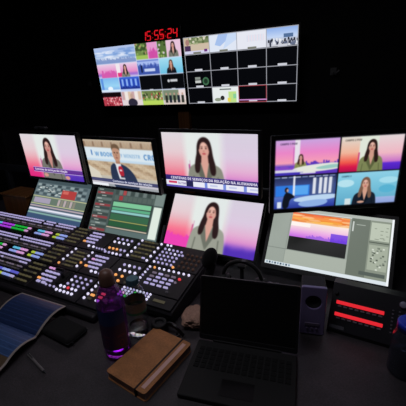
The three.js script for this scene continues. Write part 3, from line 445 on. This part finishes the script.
  // the keys that show largest are pieces of their own, the rest one object
  const eye = V(0, 1.63, 0), home = V(...at(0, 0));
  buttons.forEach((b) => { const p = at(b[0], b[1]); b.push(Math.sqrt(b[3] * b[4]) / V(p[0] - 1.2, p[1] + DESK, p[2] - 1).distanceTo(eye)); });
  buttons.sort((p, q) => q[5] - p[5]);
  const rest = [];
  buttons.forEach(([x, s, k, w, d], i) => {
    if (i < 300) {
      const host = modules.find(([, x0, x1, s0, s1]) => x > x0 && x < x1 && s > s0 && s < s1) || modules[0];
      const m = part('button', w > 1.25 * d ? bar : frustum, mats[k], host[0]); m.scale.set(w, 0.007, d);
      m.position.set(x - (host[1] + host[2]) / 2, 0.0085, s - (host[3] + host[4]) / 2);
    } else {
      const g = (w > 1.25 * d ? bar : frustum).clone().scale(w, 0.007, d).rotateX(TL).translate(...at(x, s, 0.0125)), u = (keys.indexOf(k) + 0.5) / keys.length;
      g.attributes.uv.array.fill(0.5); for (let q = 0; q < g.attributes.uv.count; q++) g.attributes.uv.setX(q, u);
      rest.push(g);
    }
  });
  const r = part('small_buttons', rest.map((g) => (g.index ? g.toNonIndexed() : g)), std('#ffffff', 0.5, 0, { map: palette, emissive: '#ffffff', emissiveMap: palette, emissiveIntensity: 0.8 }), t); r.userData.kind = 'stuff';
  part('fader_slot', box(0.032, 0.008, 0.085, 0, 0, 0, 0.003), M.slot, t, at(-1.216, 0.345, 0.011), [TL, 0, 0]);
  part('fader_lever', [box(0.006, 0.05, 0.012, 0, 0.02, 0), box(0.05, 0.014, 0.016, 0, 0.048, 0, 0.005)], M.gloss, t, at(-1.216, 0.35, 0.014), [TL, 0, 0]);
}

// ---------------------------------------------------------------- laptop
{
  const yaw = 10.6 * D, tilt = 14.4 * D, W = 0.345, H = 0.235;
  const t = thing('laptop', 'open black laptop with a dark screen standing in front of the low monitors', 'laptop', [-0.3165, DESK, -0.879], yaw);
  part('base', box(W, 0.016, 0.235, 0, 0.009, 0.122, 0.005), std('#060607', 0.75), t);
  const keys = []; for (let r = 0; r < 5; r++) for (let c = 0; c < 14; c++) keys.push(box(0.017, 0.003, 0.015, -0.147 + c * 0.0226, 0.018, 0.045 + r * 0.019, 0.001));
  part('keyboard', keys, M.foam, t); part('touchpad', box(0.1, 0.001, 0.06, 0, 0.0172, 0.185), M.gloss, t);
  const Q = new THREE.Matrix4().makeRotationX(-tilt).setPosition(0, 0.016, 0);
  const shape = roundRect(W, H, 0.01); shape.holes.push(new THREE.Path([[-W / 2 + 0.008, -H / 2 + 0.018], [-W / 2 + 0.008, H / 2 - 0.009], [W / 2 - 0.008, H / 2 - 0.009], [W / 2 - 0.008, -H / 2 + 0.018]].map((p) => new THREE.Vector2(...p))));
  const lid = part('lid', extrude(roundRect(W, H, 0.01), 0.006, 0.0015).translate(0, H / 2, -0.009), M.black, t); lid.applyMatrix4(Q);
  part('bezel', extrude(shape, 0.003, 0.0008).translate(0, H / 2, -0.003), std('#17171a', 0.4), lid);
  part('screen_glass', box(W - 0.016, H - 0.027, 0.001, 0, H / 2 + 0.0045, -0.0025), std('#030304', 0.5), lid);
  part('hinge', new THREE.CylinderGeometry(0.006, 0.006, W * 0.7, 12).rotateZ(Math.PI / 2).translate(0, 0.014, -0.004), M.rubber, t);
}

// ---------------------------------------------------------------- microphone and headphones behind the laptop
{
  const t = thing('gooseneck_microphone', 'black foam-tipped gooseneck microphone standing at the right end of the console', 'microphone', [-0.563, DESK, -1.12]);
  part('base', lathe([[0, 0], [0.05, 0], [0.052, 0.008], [0.045, 0.02], [0.016, 0.026], [0, 0.026]]), M.black, t);
  part('gooseneck', tube([[0, 0.024, 0], [-0.02, 0.08, 0.0], [-0.012, 0.14, 0.0], [0.006, 0.17, 0]], 0.007), M.rubber, t);
  part('foam_tip', new THREE.SphereGeometry(1, 24, 16).scale(0.033, 0.052, 0.033), M.foam, t, [-0.004, 0.186, 0], [0, 0, -0.35]);
  part('handset_body', new THREE.CapsuleGeometry(0.02, 0.09, 6, 16).rotateZ(-0.28), M.foam, t, [-0.008, 0.115, 0]);
}
{
  const t = thing('headphones', 'black headphones with a shiny headband hung on a stand behind the laptop', 'headphones', [-0.41, DESK, -1.09], 0.1);
  part('stand', [cyl(0.05, 0.055, 0.012, 0, 0.006, 0), cyl(0.008, 0.008, 0.19, 0, 0.1, 0), box(0.03, 0.012, 0.03, 0, 0.2, 0, 0.004)], M.rubber, t);
  const arc = []; for (let i = 0; i <= 16; i++) { const a = Math.PI * i / 16; arc.push([-0.08 * Math.cos(a), 0.135 + 0.085 * Math.sin(a), 0]); }
  part('headband', tube(arc, 0.008, 48, 10), M.rubber, t);
  part('slider', box(0.02, 0.012, 0.02, 0.01, 0.222, 0.002, 0.003), M.steel, t);
  for (const s of [-1, 1]) part('ear_cup', [new THREE.CylinderGeometry(0.036, 0.038, 0.022, 24).rotateZ(Math.PI / 2).translate(s * 0.078, 0.115, 0), new THREE.TorusGeometry(0.027, 0.01, 10, 24).rotateY(Math.PI / 2).translate(s * 0.062, 0.115, 0)], M.rubber, t);
}
{ // crumpled tissue
  const g = new THREE.IcosahedronGeometry(0.045, 3), p = g.attributes.position;
  for (let i = 0; i < p.count; i++) { const k = 1 + 0.22 * Math.sin(p.getX(i) * 130) * Math.cos(p.getZ(i) * 115 + p.getY(i) * 90); p.setXYZ(i, p.getX(i) * k * 1.3, Math.max(-0.03, p.getY(i) * k * 0.9), p.getZ(i) * k); }
  g.computeVertexNormals();
  const m = part(numbered('crumpled_tissue'), g, std('#8b8390', 0.95), scene, [-0.315, DESK + 0.03, -1.2]); tag(m, 'crumpled grey tissue lying behind the laptop under the editing monitor', 'tissue');
}

// ---------------------------------------------------------------- loudspeaker
{
  const t = thing('desk_speaker', 'small grey desktop loudspeaker between the laptop and the red-lit panel', 'speaker', [-0.124, DESK, -1.04], 12.7 * D);
  const sp = std('#7a6e98', 0.28), s = roundRect(0.086, 0.2, 0.008); s.holes.push(new THREE.Path().absarc(0, 0.038, 0.027, 0, Math.PI * 2, true));
  part('cabinet', box(0.082, 0.196, 0.07, 0, 0.104, -0.047, 0.006), M.housing, t);
  part('front_baffle', extrude(s, 0.014, 0.003).translate(0, 0.104, -0.014), sp, t);
  part('cone', lathe([[0, -0.01], [0.008, -0.009], [0.02, -0.002], [0.0255, 0.002], [0.0268, 0]]).rotateX(Math.PI / 2).translate(0, 0.142, -0.006), M.rubber, t);
  part('control_strip', [box(0.05, 0.012, 0.003, 0, 0.05, 0.001, 0.001), ...[-0.016, 0, 0.016].map((x) => new THREE.CylinderGeometry(0.004, 0.004, 0.006, 12).rotateX(Math.PI / 2).translate(x, 0.032, 0.001))], std('#6b6078', 0.4), t);
  part('foot', box(0.08, 0.008, 0.06, 0, 0.004, -0.04, 0.003), M.rubber, t);
}

// ---------------------------------------------------------------- intercom panel
{
  const yaw = -2.5 * D, tilt = 35.6 * D;
  const t = thing('intercom_panel', 'sloped black intercom panel with two glowing red display bars', 'intercom', [0.023, DESK, -1.129], yaw);
  const y0 = 0.824 - DESK, Q = new THREE.Matrix4().makeRotationX(-tilt).setPosition(0, y0, 0);
  const F = (u, v, n) => V(u, v, n).applyMatrix4(Q);
  const a = F(0, 0.092, -0.003), b = F(0, -0.08, -0.003);
  const side = new THREE.Shape([[-a.z, a.y], [-b.z, b.y], [-b.z, 0.0], [-a.z + 0.05, 0], [-a.z + 0.05, a.y - 0.01]].map((p) => new THREE.Vector2(...p)));
  part('case', new THREE.ExtrudeGeometry(side, { depth: 0.28, bevelEnabled: false }).rotateY(Math.PI / 2).translate(-0.098, 0, 0), M.black, t);
  const face = part('faceplate', box(0.28, 0.172, 0.004, 0.042, 0.006, -0.002, 0.0015), std('#17161d', 0.4), t); face.applyMatrix4(Q);
  const red = std('#300404', 0.4, 0, { emissive: '#f42a36', emissiveIntensity: 0.85 });
  for (const v of [0.021, -0.022]) {
    const d = part('display_bar', box(0.158, 0.0128, 0.004, 0, v, 0.001, 0.001), red, face);
    for (let i = 0; i < 8; i++) part('key', box(0.013, 0.0055, 0.005, -0.066 + i * 0.0192, v - 0.0135, 0.002, 0.001), std('#77707c', 0.5), face);
  }
  const L = new THREE.RectAreaLight('#ff2a36', 0.3, 0.15, 0.05); const lg = new THREE.Group(); lg.name = 'lamp_mount'; lg.applyMatrix4(Q); L.position.set(0, 0, 0.012); L.rotation.y = Math.PI; L.name = 'bar_glow'; lg.add(L); t.add(lg);
  part('knob', new THREE.CylinderGeometry(0.0065, 0.007, 0.012, 16).rotateX(Math.PI / 2).translate(-0.083, 0.055, 0.006), M.steel, face);
  part('maker_plate', box(0.05, 0.012, 0.002, -0.066, -0.068, 0.001, 0.0005), std('#55545c', 0.5), face);
  for (let j = 0; j < 7; j++) for (let i = 0; i < 3; i++) part('small_key', box(0.006, 0.005, 0.004, 0.105 + i * 0.02, 0.038 - j * 0.0125, 0.002, 0.001), std(i + j === 7 ? '#b02a34' : '#5f5a68', 0.5), face);
  part('talk_button', lathe([[0, 0.012], [0.009, 0.012], [0.012, 0.008], [0.012, 0]], 20).rotateX(Math.PI / 2).translate(0.133, 0.064, 0), std('#8d8a9c', 0.4), face);
}

// ---------------------------------------------------------------- bottles
{
  const t = thing('water_bottle', 'tall translucent purple drinking bottle with a domed brown cap and dark sleeve', 'bottle', [-0.727, DESK, -0.685]);
  const glass = new THREE.MeshPhysicalMaterial({ color: '#d98cec', roughness: 0.12, transmission: 0.9, thickness: 0, ior: 1.4 });
  part('body', lathe([[0, 0.002], [0.034, 0], [0.043, 0.006], [0.046, 0.02], [0.0455, 0.05], [0.046, 0.16], [0.0465, 0.2], [0.044, 0.235], [0.034, 0.265], [0.026, 0.282], [0.024, 0.292]]), glass, t);
  const water = new THREE.MeshPhysicalMaterial({ color: '#ffffff', roughness: 0.03, transmission: 1, thickness: 0.08, ior: 1.33, attenuationColor: '#b04ad8', attenuationDistance: 0.35 });
  part('drink', lathe([[0, 0.004], [0.033, 0.004], [0.0425, 0.012], [0.0435, 0.05], [0.0438, 0.17], [0.0438, 0.205], [0, 0.205]]), water, t);
  const print = canvasTex(512, 256, (g, w, h) => {
    fill(g, '#40204c', 0, 0, w, h); fill(g, '#22366e', 0, 0, w, h * 0.36);
    for (let i = 0; i < 3; i++) { const x = w * (0.12 + i * 0.33); for (let q = 0; q < 6; q++) fill(g, '#6a2a4c', x + q * 15, h * 0.62, 10, 16); g.strokeStyle = '#6a2a40'; g.lineWidth = 7; g.beginPath(); g.arc(x + 42, h * 0.84, 19, 0, 7); g.stroke(); }
  });
  part('sleeve', new THREE.CylinderGeometry(0.0474, 0.0474, 0.155, 40, 1, true, -1.75, 3.4).translate(0, 0.128, 0), new THREE.MeshStandardMaterial({ map: print, roughness: 0.35, side: THREE.DoubleSide }), t);
  part('cap', lathe([[0, 0.338], [0.012, 0.336], [0.02, 0.329], [0.0245, 0.316], [0.026, 0.29], [0.0255, 0.284], [0, 0.284]]), std('#6e5044', 0.45), t);
}
{
  const t = thing('water_bottle', 'clear drinking bottle with a teal screw cap and brown label beside the purple bottle', 'bottle', [-0.714, DESK, -0.79]);
  part('body', lathe([[0, 0.004], [0.028, 0], [0.036, 0.006], [0.038, 0.02], [0.0365, 0.04], [0.038, 0.06], [0.038, 0.165], [0.035, 0.19], [0.024, 0.214], [0.018, 0.226]]), M.clear, t);
  part('water', lathe([[0, 0.006], [0.027, 0.005], [0.0345, 0.012], [0.0345, 0.045], [0, 0.045]]), new THREE.MeshPhysicalMaterial({ color: '#ffffff', roughness: 0.02, transmission: 1, thickness: 0.06, ior: 1.33 }), t);
  part('label', new THREE.CylinderGeometry(0.0387, 0.0387, 0.046, 36, 1, true).translate(0, 0.135, 0), new THREE.MeshStandardMaterial({ side: THREE.DoubleSide, roughness: 0.6, map: canvasTex(256, 64, (g, w, h) => { fill(g, '#7d6a5a', 0, 0, w, h); fill(g, '#2f6b4f', 0, h * 0.78, w, h * 0.22); for (let i = 0; i < 30; i++) fill(g, '#6b5647', rnd() * w, rnd() * h * 0.7, 9, 4); }) }), t);
  const cap = [cyl(0.0205, 0.021, 0.022, 0, 0.236, 0, 36)]; for (let i = 0; i < 24; i++) { const a = i * Math.PI / 12; cap.push(box(0.0025, 0.019, 0.0025, 0.0207 * Math.cos(a), 0.236, 0.0207 * Math.sin(a))); }
  part('cap', cap, std('#46707e', 0.45), t);
}
{
  const t = thing('water_bottle', 'dark bottle with a bright blue cap in front of the red-lit panel', 'bottle', [0.166, DESK, -0.995]);
  part('body', lathe([[0, 0], [0.043, 0], [0.048, 0.007], [0.048, 0.105], [0.046, 0.128], [0.04, 0.15], [0.036, 0.166]]), new THREE.MeshPhysicalMaterial({ color: '#8a93a8', roughness: 0.08, transmission: 0.9, thickness: 0, ior: 1.4 }), t);
  part('drink', lathe([[0, 0.003], [0.042, 0.003], [0.0465, 0.009], [0.0465, 0.095], [0, 0.095]]), std('#0c0e16', 0.2), t);
  part('cap', lathe([[0, 0.188], [0.034, 0.188], [0.0385, 0.183], [0.039, 0.163], [0, 0.163]]), std('#1f3fd0', 0.4), t);
}

// ---------------------------------------------------------------- papers and small things at the front
{ // curved open magazine: outline across (u) by along (v), rising at the fold
  const t = thing('magazine', 'open blue-printed magazine with curling pages at the front left', 'magazine', [-1.19, DESK, -0.6], 2 * D);
  const pageTex = (a, b, low) => canvasTex(384, 256, (g, w, h) => {
    fill(g, '#9a8f88', 0, 0, w, h); fill(g, a, 12, low ? 0 : 12, w - 24, h - 12); for (let i = 0; i < 9; i++) fill(g, b, 12, 22 + i * 26, w - 24, 4); for (let i = 0; i < 140; i++) fill(g, rnd() > 0.5 ? 'rgba(60,90,150,.28)' : 'rgba(16,26,60,.3)', 14 + rnd() * (w - 60), 14 + rnd() * (h - 34), 30 * rnd() + 6, 3);
    if (low) fill(g, '#5a4a38', 12, h * 0.62, w - 24, h * 0.34); else for (let i = 0; i < 26; i++) fill(g, '#a2504c', w * 0.4 + i * 8, 14, 5, 6);
  });
  const page = (z0, z1, f, th) => {
    const n = 20, w = 0.265, pos = [], uv = [], idx = [], row = 4;
    const skew = (z) => (z > 0 ? 0.02 + z * 0.35 : 0);
    for (let i = 0; i <= n; i++) { const k = i / n, z = z0 + (z1 - z0) * k, y = f(k); pos.push(-w / 2 + skew(z) * 0.6, y, z, w / 2 + skew(z) * 0.4, y, z, -w / 2 + skew(z) * 0.6, y - th, z, w / 2 + skew(z) * 0.4, y - th, z); uv.push(0, 1 - k, 1, 1 - k, 0, 1 - k, 1, 1 - k); }
    for (let i = 0; i < n; i++) { const a = i * row, b = a + row; idx.push(a, b, a + 1, a + 1, b, b + 1, a + 2, a + 3, b + 2, a + 3, b + 3, b + 2, a + 1, b + 1, a + 3, a + 3, b + 1, b + 3, a, a + 2, b, b, a + 2, b + 2); }
    idx.push(0, 1, 2, 1, 3, 2); const e = n * row; idx.push(e, e + 2, e + 1, e + 1, e + 2, e + 3);
    const g = new THREE.BufferGeometry(); g.setAttribute('position', new THREE.Float32BufferAttribute(pos, 3)); g.setAttribute('uv', new THREE.Float32BufferAttribute(uv, 2)); g.setIndex(idx); g.computeVertexNormals(); return g;
  };
  part('left_hand_page', page(-0.155, -0.005, (k) => 0.046 + 0.012 * Math.sin(k * Math.PI) - 0.03 * k * k, 0.005), new THREE.MeshStandardMaterial({ map: pageTex('#24365e', '#33497a', false), roughness: 0.4, side: THREE.DoubleSide }), t);
  part('right_hand_page', page(-0.003, 0.2, (k) => 0.017 + 0.032 * Math.sin(Math.min(1, k * 1.4) * Math.PI * 0.75) - 0.018 * k, 0.005), new THREE.MeshStandardMaterial({ map: pageTex('#35507e', '#4a689a', true), roughness: 0.4, side: THREE.DoubleSide }), t);
}
{
  const t = thing('carrying_case', 'flat black zipped case lying between the magazine and the purple bottle', 'case', [-0.985, DESK, -0.675], -4 * D);
  part('shell', box(0.16, 0.03, 0.095, 0, 0.015, 0, 0.012), M.foam, t);
  part('zip', box(0.161, 0.003, 0.096, 0, 0.016, 0, 0.0012), std('#2a2a2e', 0.4), t);
  part('zip_pull', box(0.012, 0.002, 0.005, 0.083, 0.016, 0.03, 0.0008), M.steel, t);
}
{
  const t = thing('pen', 'thin grey pen lying in front of the magazine', 'pen', [-0.96, DESK + 0.005, -0.525], -14 * D);
  part('barrel', new THREE.CylinderGeometry(0.0045, 0.0045, 0.12, 12).rotateZ(Math.PI / 2), std('#6e6a6a', 0.4), t);
  part('tip', new THREE.CylinderGeometry(0.001, 0.0042, 0.014, 12).rotateZ(-Math.PI / 2).translate(0.067, 0, 0), M.steel, t);
  part('clip', box(0.036, 0.0015, 0.003, -0.04, 0.0055, 0, 0.0005), M.steel, t);
}
{
  const t = thing('notebook', 'thick tan notebook closed with a dark elastic band beside the laptop', 'notebook', [-0.588, DESK, -0.688], -7 * D);
  const W = 0.17, Lh = 0.24, tan = new THREE.MeshStandardMaterial({ map: noiseTex(128, [168, 112, 66], 0.16, [2, 3], 0.5), roughness: 0.7 });
  part('cover', [extrude(roundRect(W, Lh, 0.012), 0.003, 0.001).rotateX(-Math.PI / 2).translate(0, 0.029, 0), extrude(roundRect(W, Lh, 0.012), 0.003, 0.001).rotateX(-Math.PI / 2), box(0.003, 0.029, Lh - 0.02, -W / 2 + 0.0015, 0.016, 0)], tan, t);
  part('pages', box(W - 0.008, 0.026, Lh - 0.01, 0.001, 0.016, 0), new THREE.MeshStandardMaterial({ roughness: 0.9, map: canvasTex(64, 128, (g, w, h) => { fill(g, '#d8b5ab', 0, 0, w, h); for (let i = 0; i < 60; i++) fill(g, rnd() > 0.5 ? '#c49a92' : '#e6ccc4', 0, rnd() * h, w, 1); }) }), t);
  part('elastic_band', box(0.007, 0.0342, Lh + 0.002, 0.045, 0.016, 0, 0.001), std('#1d1413', 0.8), t);
  part('cover_stripe', box(0.014, 0.0006, Lh - 0.03, 0.064, 0.0322, 0), std('#d8aea4', 0.7), t);
}
{
  const g = new THREE.IcosahedronGeometry(1, 4), p = g.attributes.position;
  for (let i = 0; i < p.count; i++) { let [x, y, z] = [p.getX(i), p.getY(i), p.getZ(i)]; const k = 1 + 0.1 * Math.sin(x * 5 + z * 3) * Math.cos(z * 4 - y * 3) + 0.05 * Math.sin(x * 13 + y * 9); const q = 1 / Math.pow(Math.abs(x) ** 4 + Math.abs(z) ** 4 + Math.abs(y) ** 4, 0.25); p.setXYZ(i, x * k * q * 0.04, y * k * q * 0.022 * (1 + 0.25 * Math.sin(x * 3)), z * k * q * 0.052); }
  g.computeVertexNormals();
  const t = thing('cloth_pouch', 'small soft brown cloth pouch lying left of the laptop', 'pouch', [-0.555, DESK, -0.93], 24 * D);
  part('bag', g, new THREE.MeshStandardMaterial({ map: noiseTex(128, [164, 130, 112], 0.22, [3, 3], 0.6), roughness: 0.95 }), t, [0, 0.03, 0]);
  part('drawstring', tube([[-0.035, 0.03, 0.04], [-0.01, 0.042, 0.05], [0.02, 0.036, 0.052], [0.038, 0.012, 0.06]], 0.0022, 24, 6), std('#3a2a22', 0.9), t);
}
{
  const t = thing('headset', 'single-ear black headset lying at the console corner by the clear bottle', 'headset', [-0.653, DESK, -0.838]);
  part('ear_cup', [lathe([[0, 0], [0.03, 0], [0.033, 0.012], [0.031, 0.026], [0.028, 0.03], [0, 0.03]]), new THREE.TorusGeometry(0.023, 0.008, 12, 32).rotateX(Math.PI / 2).translate(0, 0.034, 0)], M.rubber, t);
  part('speaker_mesh', cyl(0.02, 0.02, 0.002, 0, 0.0315, 0), std('#1d1d20', 0.7), t);
  part('headband', tube([[0.026, 0.02, 0.0], [0.04, 0.042, -0.004], [0.06, 0.048, 0.0], [0.085, 0.04, 0.004], [0.105, 0.012, 0.0]], 0.007, 40, 8), M.gloss, t);
  part('cable', tube([[0.03, 0.006, 0.008], [0.06, 0.006, 0.012], [0.085, 0.006, 0.004], [0.07, 0.008, -0.02], [0.03, 0.008, -0.034], [-0.02, 0.006, -0.036], [-0.05, 0.005, -0.02]], 0.004, 60, 6), M.gloss, t);
}

// ---------------------------------------------------------------- behind the console at the left, and on the walls
{
  const t = thing('wooden_box', 'small brown wooden box behind the console left of the touch screens', 'box', [-2.24, DESK, -1.46]);
  part('front_board', box(0.26, 0.2, 0.012, 0, 0.1, 0.07, 0.002), M.wood, t); part('back_board', box(0.26, 0.2, 0.012, 0, 0.1, -0.07, 0.002), M.wood, t);
  for (const s of [-1, 1]) part('side_board', box(0.012, 0.2, 0.128, s * 0.124, 0.1, 0, 0.002), M.wood, t);
  part('lid', box(0.28, 0.014, 0.17, 0, 0.208, 0, 0.003), M.wood, t);
}
{
  const t = thing('webcam', 'low grey webcam bar sitting on top of the left presenter monitor', 'webcam', [-1.775, 1.4175, -1.36]);
  part('body', new THREE.CapsuleGeometry(0.011, 0.085, 6, 16).rotateZ(Math.PI / 2).translate(0, 0.013, 0), std('#2a2a2e', 0.5), t);
  part('lens', new THREE.CylinderGeometry(0.007, 0.007, 0.004, 16).rotateX(Math.PI / 2).translate(0, 0.013, 0.011), M.gloss, t);
}
{
  const t = thing('equipment_rack', 'dark equipment rack against the left wall with a blue status lamp', 'rack', [-3.95, 0, -2.42], 20 * D);
  part('cabinet', box(0.55, 1.25, 0.5, 0, 0.625, 0, 0.008), M.housing, t);
  for (let i = 0; i < 5; i++) part('rack_unit', box(0.46, 0.16, 0.02, 0, 0.2 + i * 0.2, 0.255, 0.004), M.black, t);
  const l = part('status_lamp', new THREE.SphereGeometry(0.02, 16, 10), std('#0a0a20', 0.4, 0, { emissive: '#2a28a0', emissiveIntensity: 0.5 }), t, [0.14, 1.06, 0.272]);
}
for (const [x, y, label] of [[-3.08, 1.69, 'small grey hook on the back wall left of the wall displays'], [-0.36, 1.68, 'small grey hook on the back wall right of the wall displays']]) {
  const t = thing('wall_hook', label, 'hook', [x, y, -3.15], 0, 'hooks on the back wall');
  part('backplate', box(0.05, 0.06, 0.008, 0, 0, 0.004, 0.002), std('#4a4a4c', 0.5), t);
  part('peg', tube([[0, -0.01, 0.006], [0.01, -0.02, 0.04], [0.03, -0.012, 0.055], [0.05, 0.008, 0.055]], 0.007, 20, 8), std('#6a6a6c', 0.4, 0.4), t);
}

scene.traverse((o) => { if (o.isMesh) o.castShadow = o.receiveShadow = true; });
renderer.render(scene, camera);
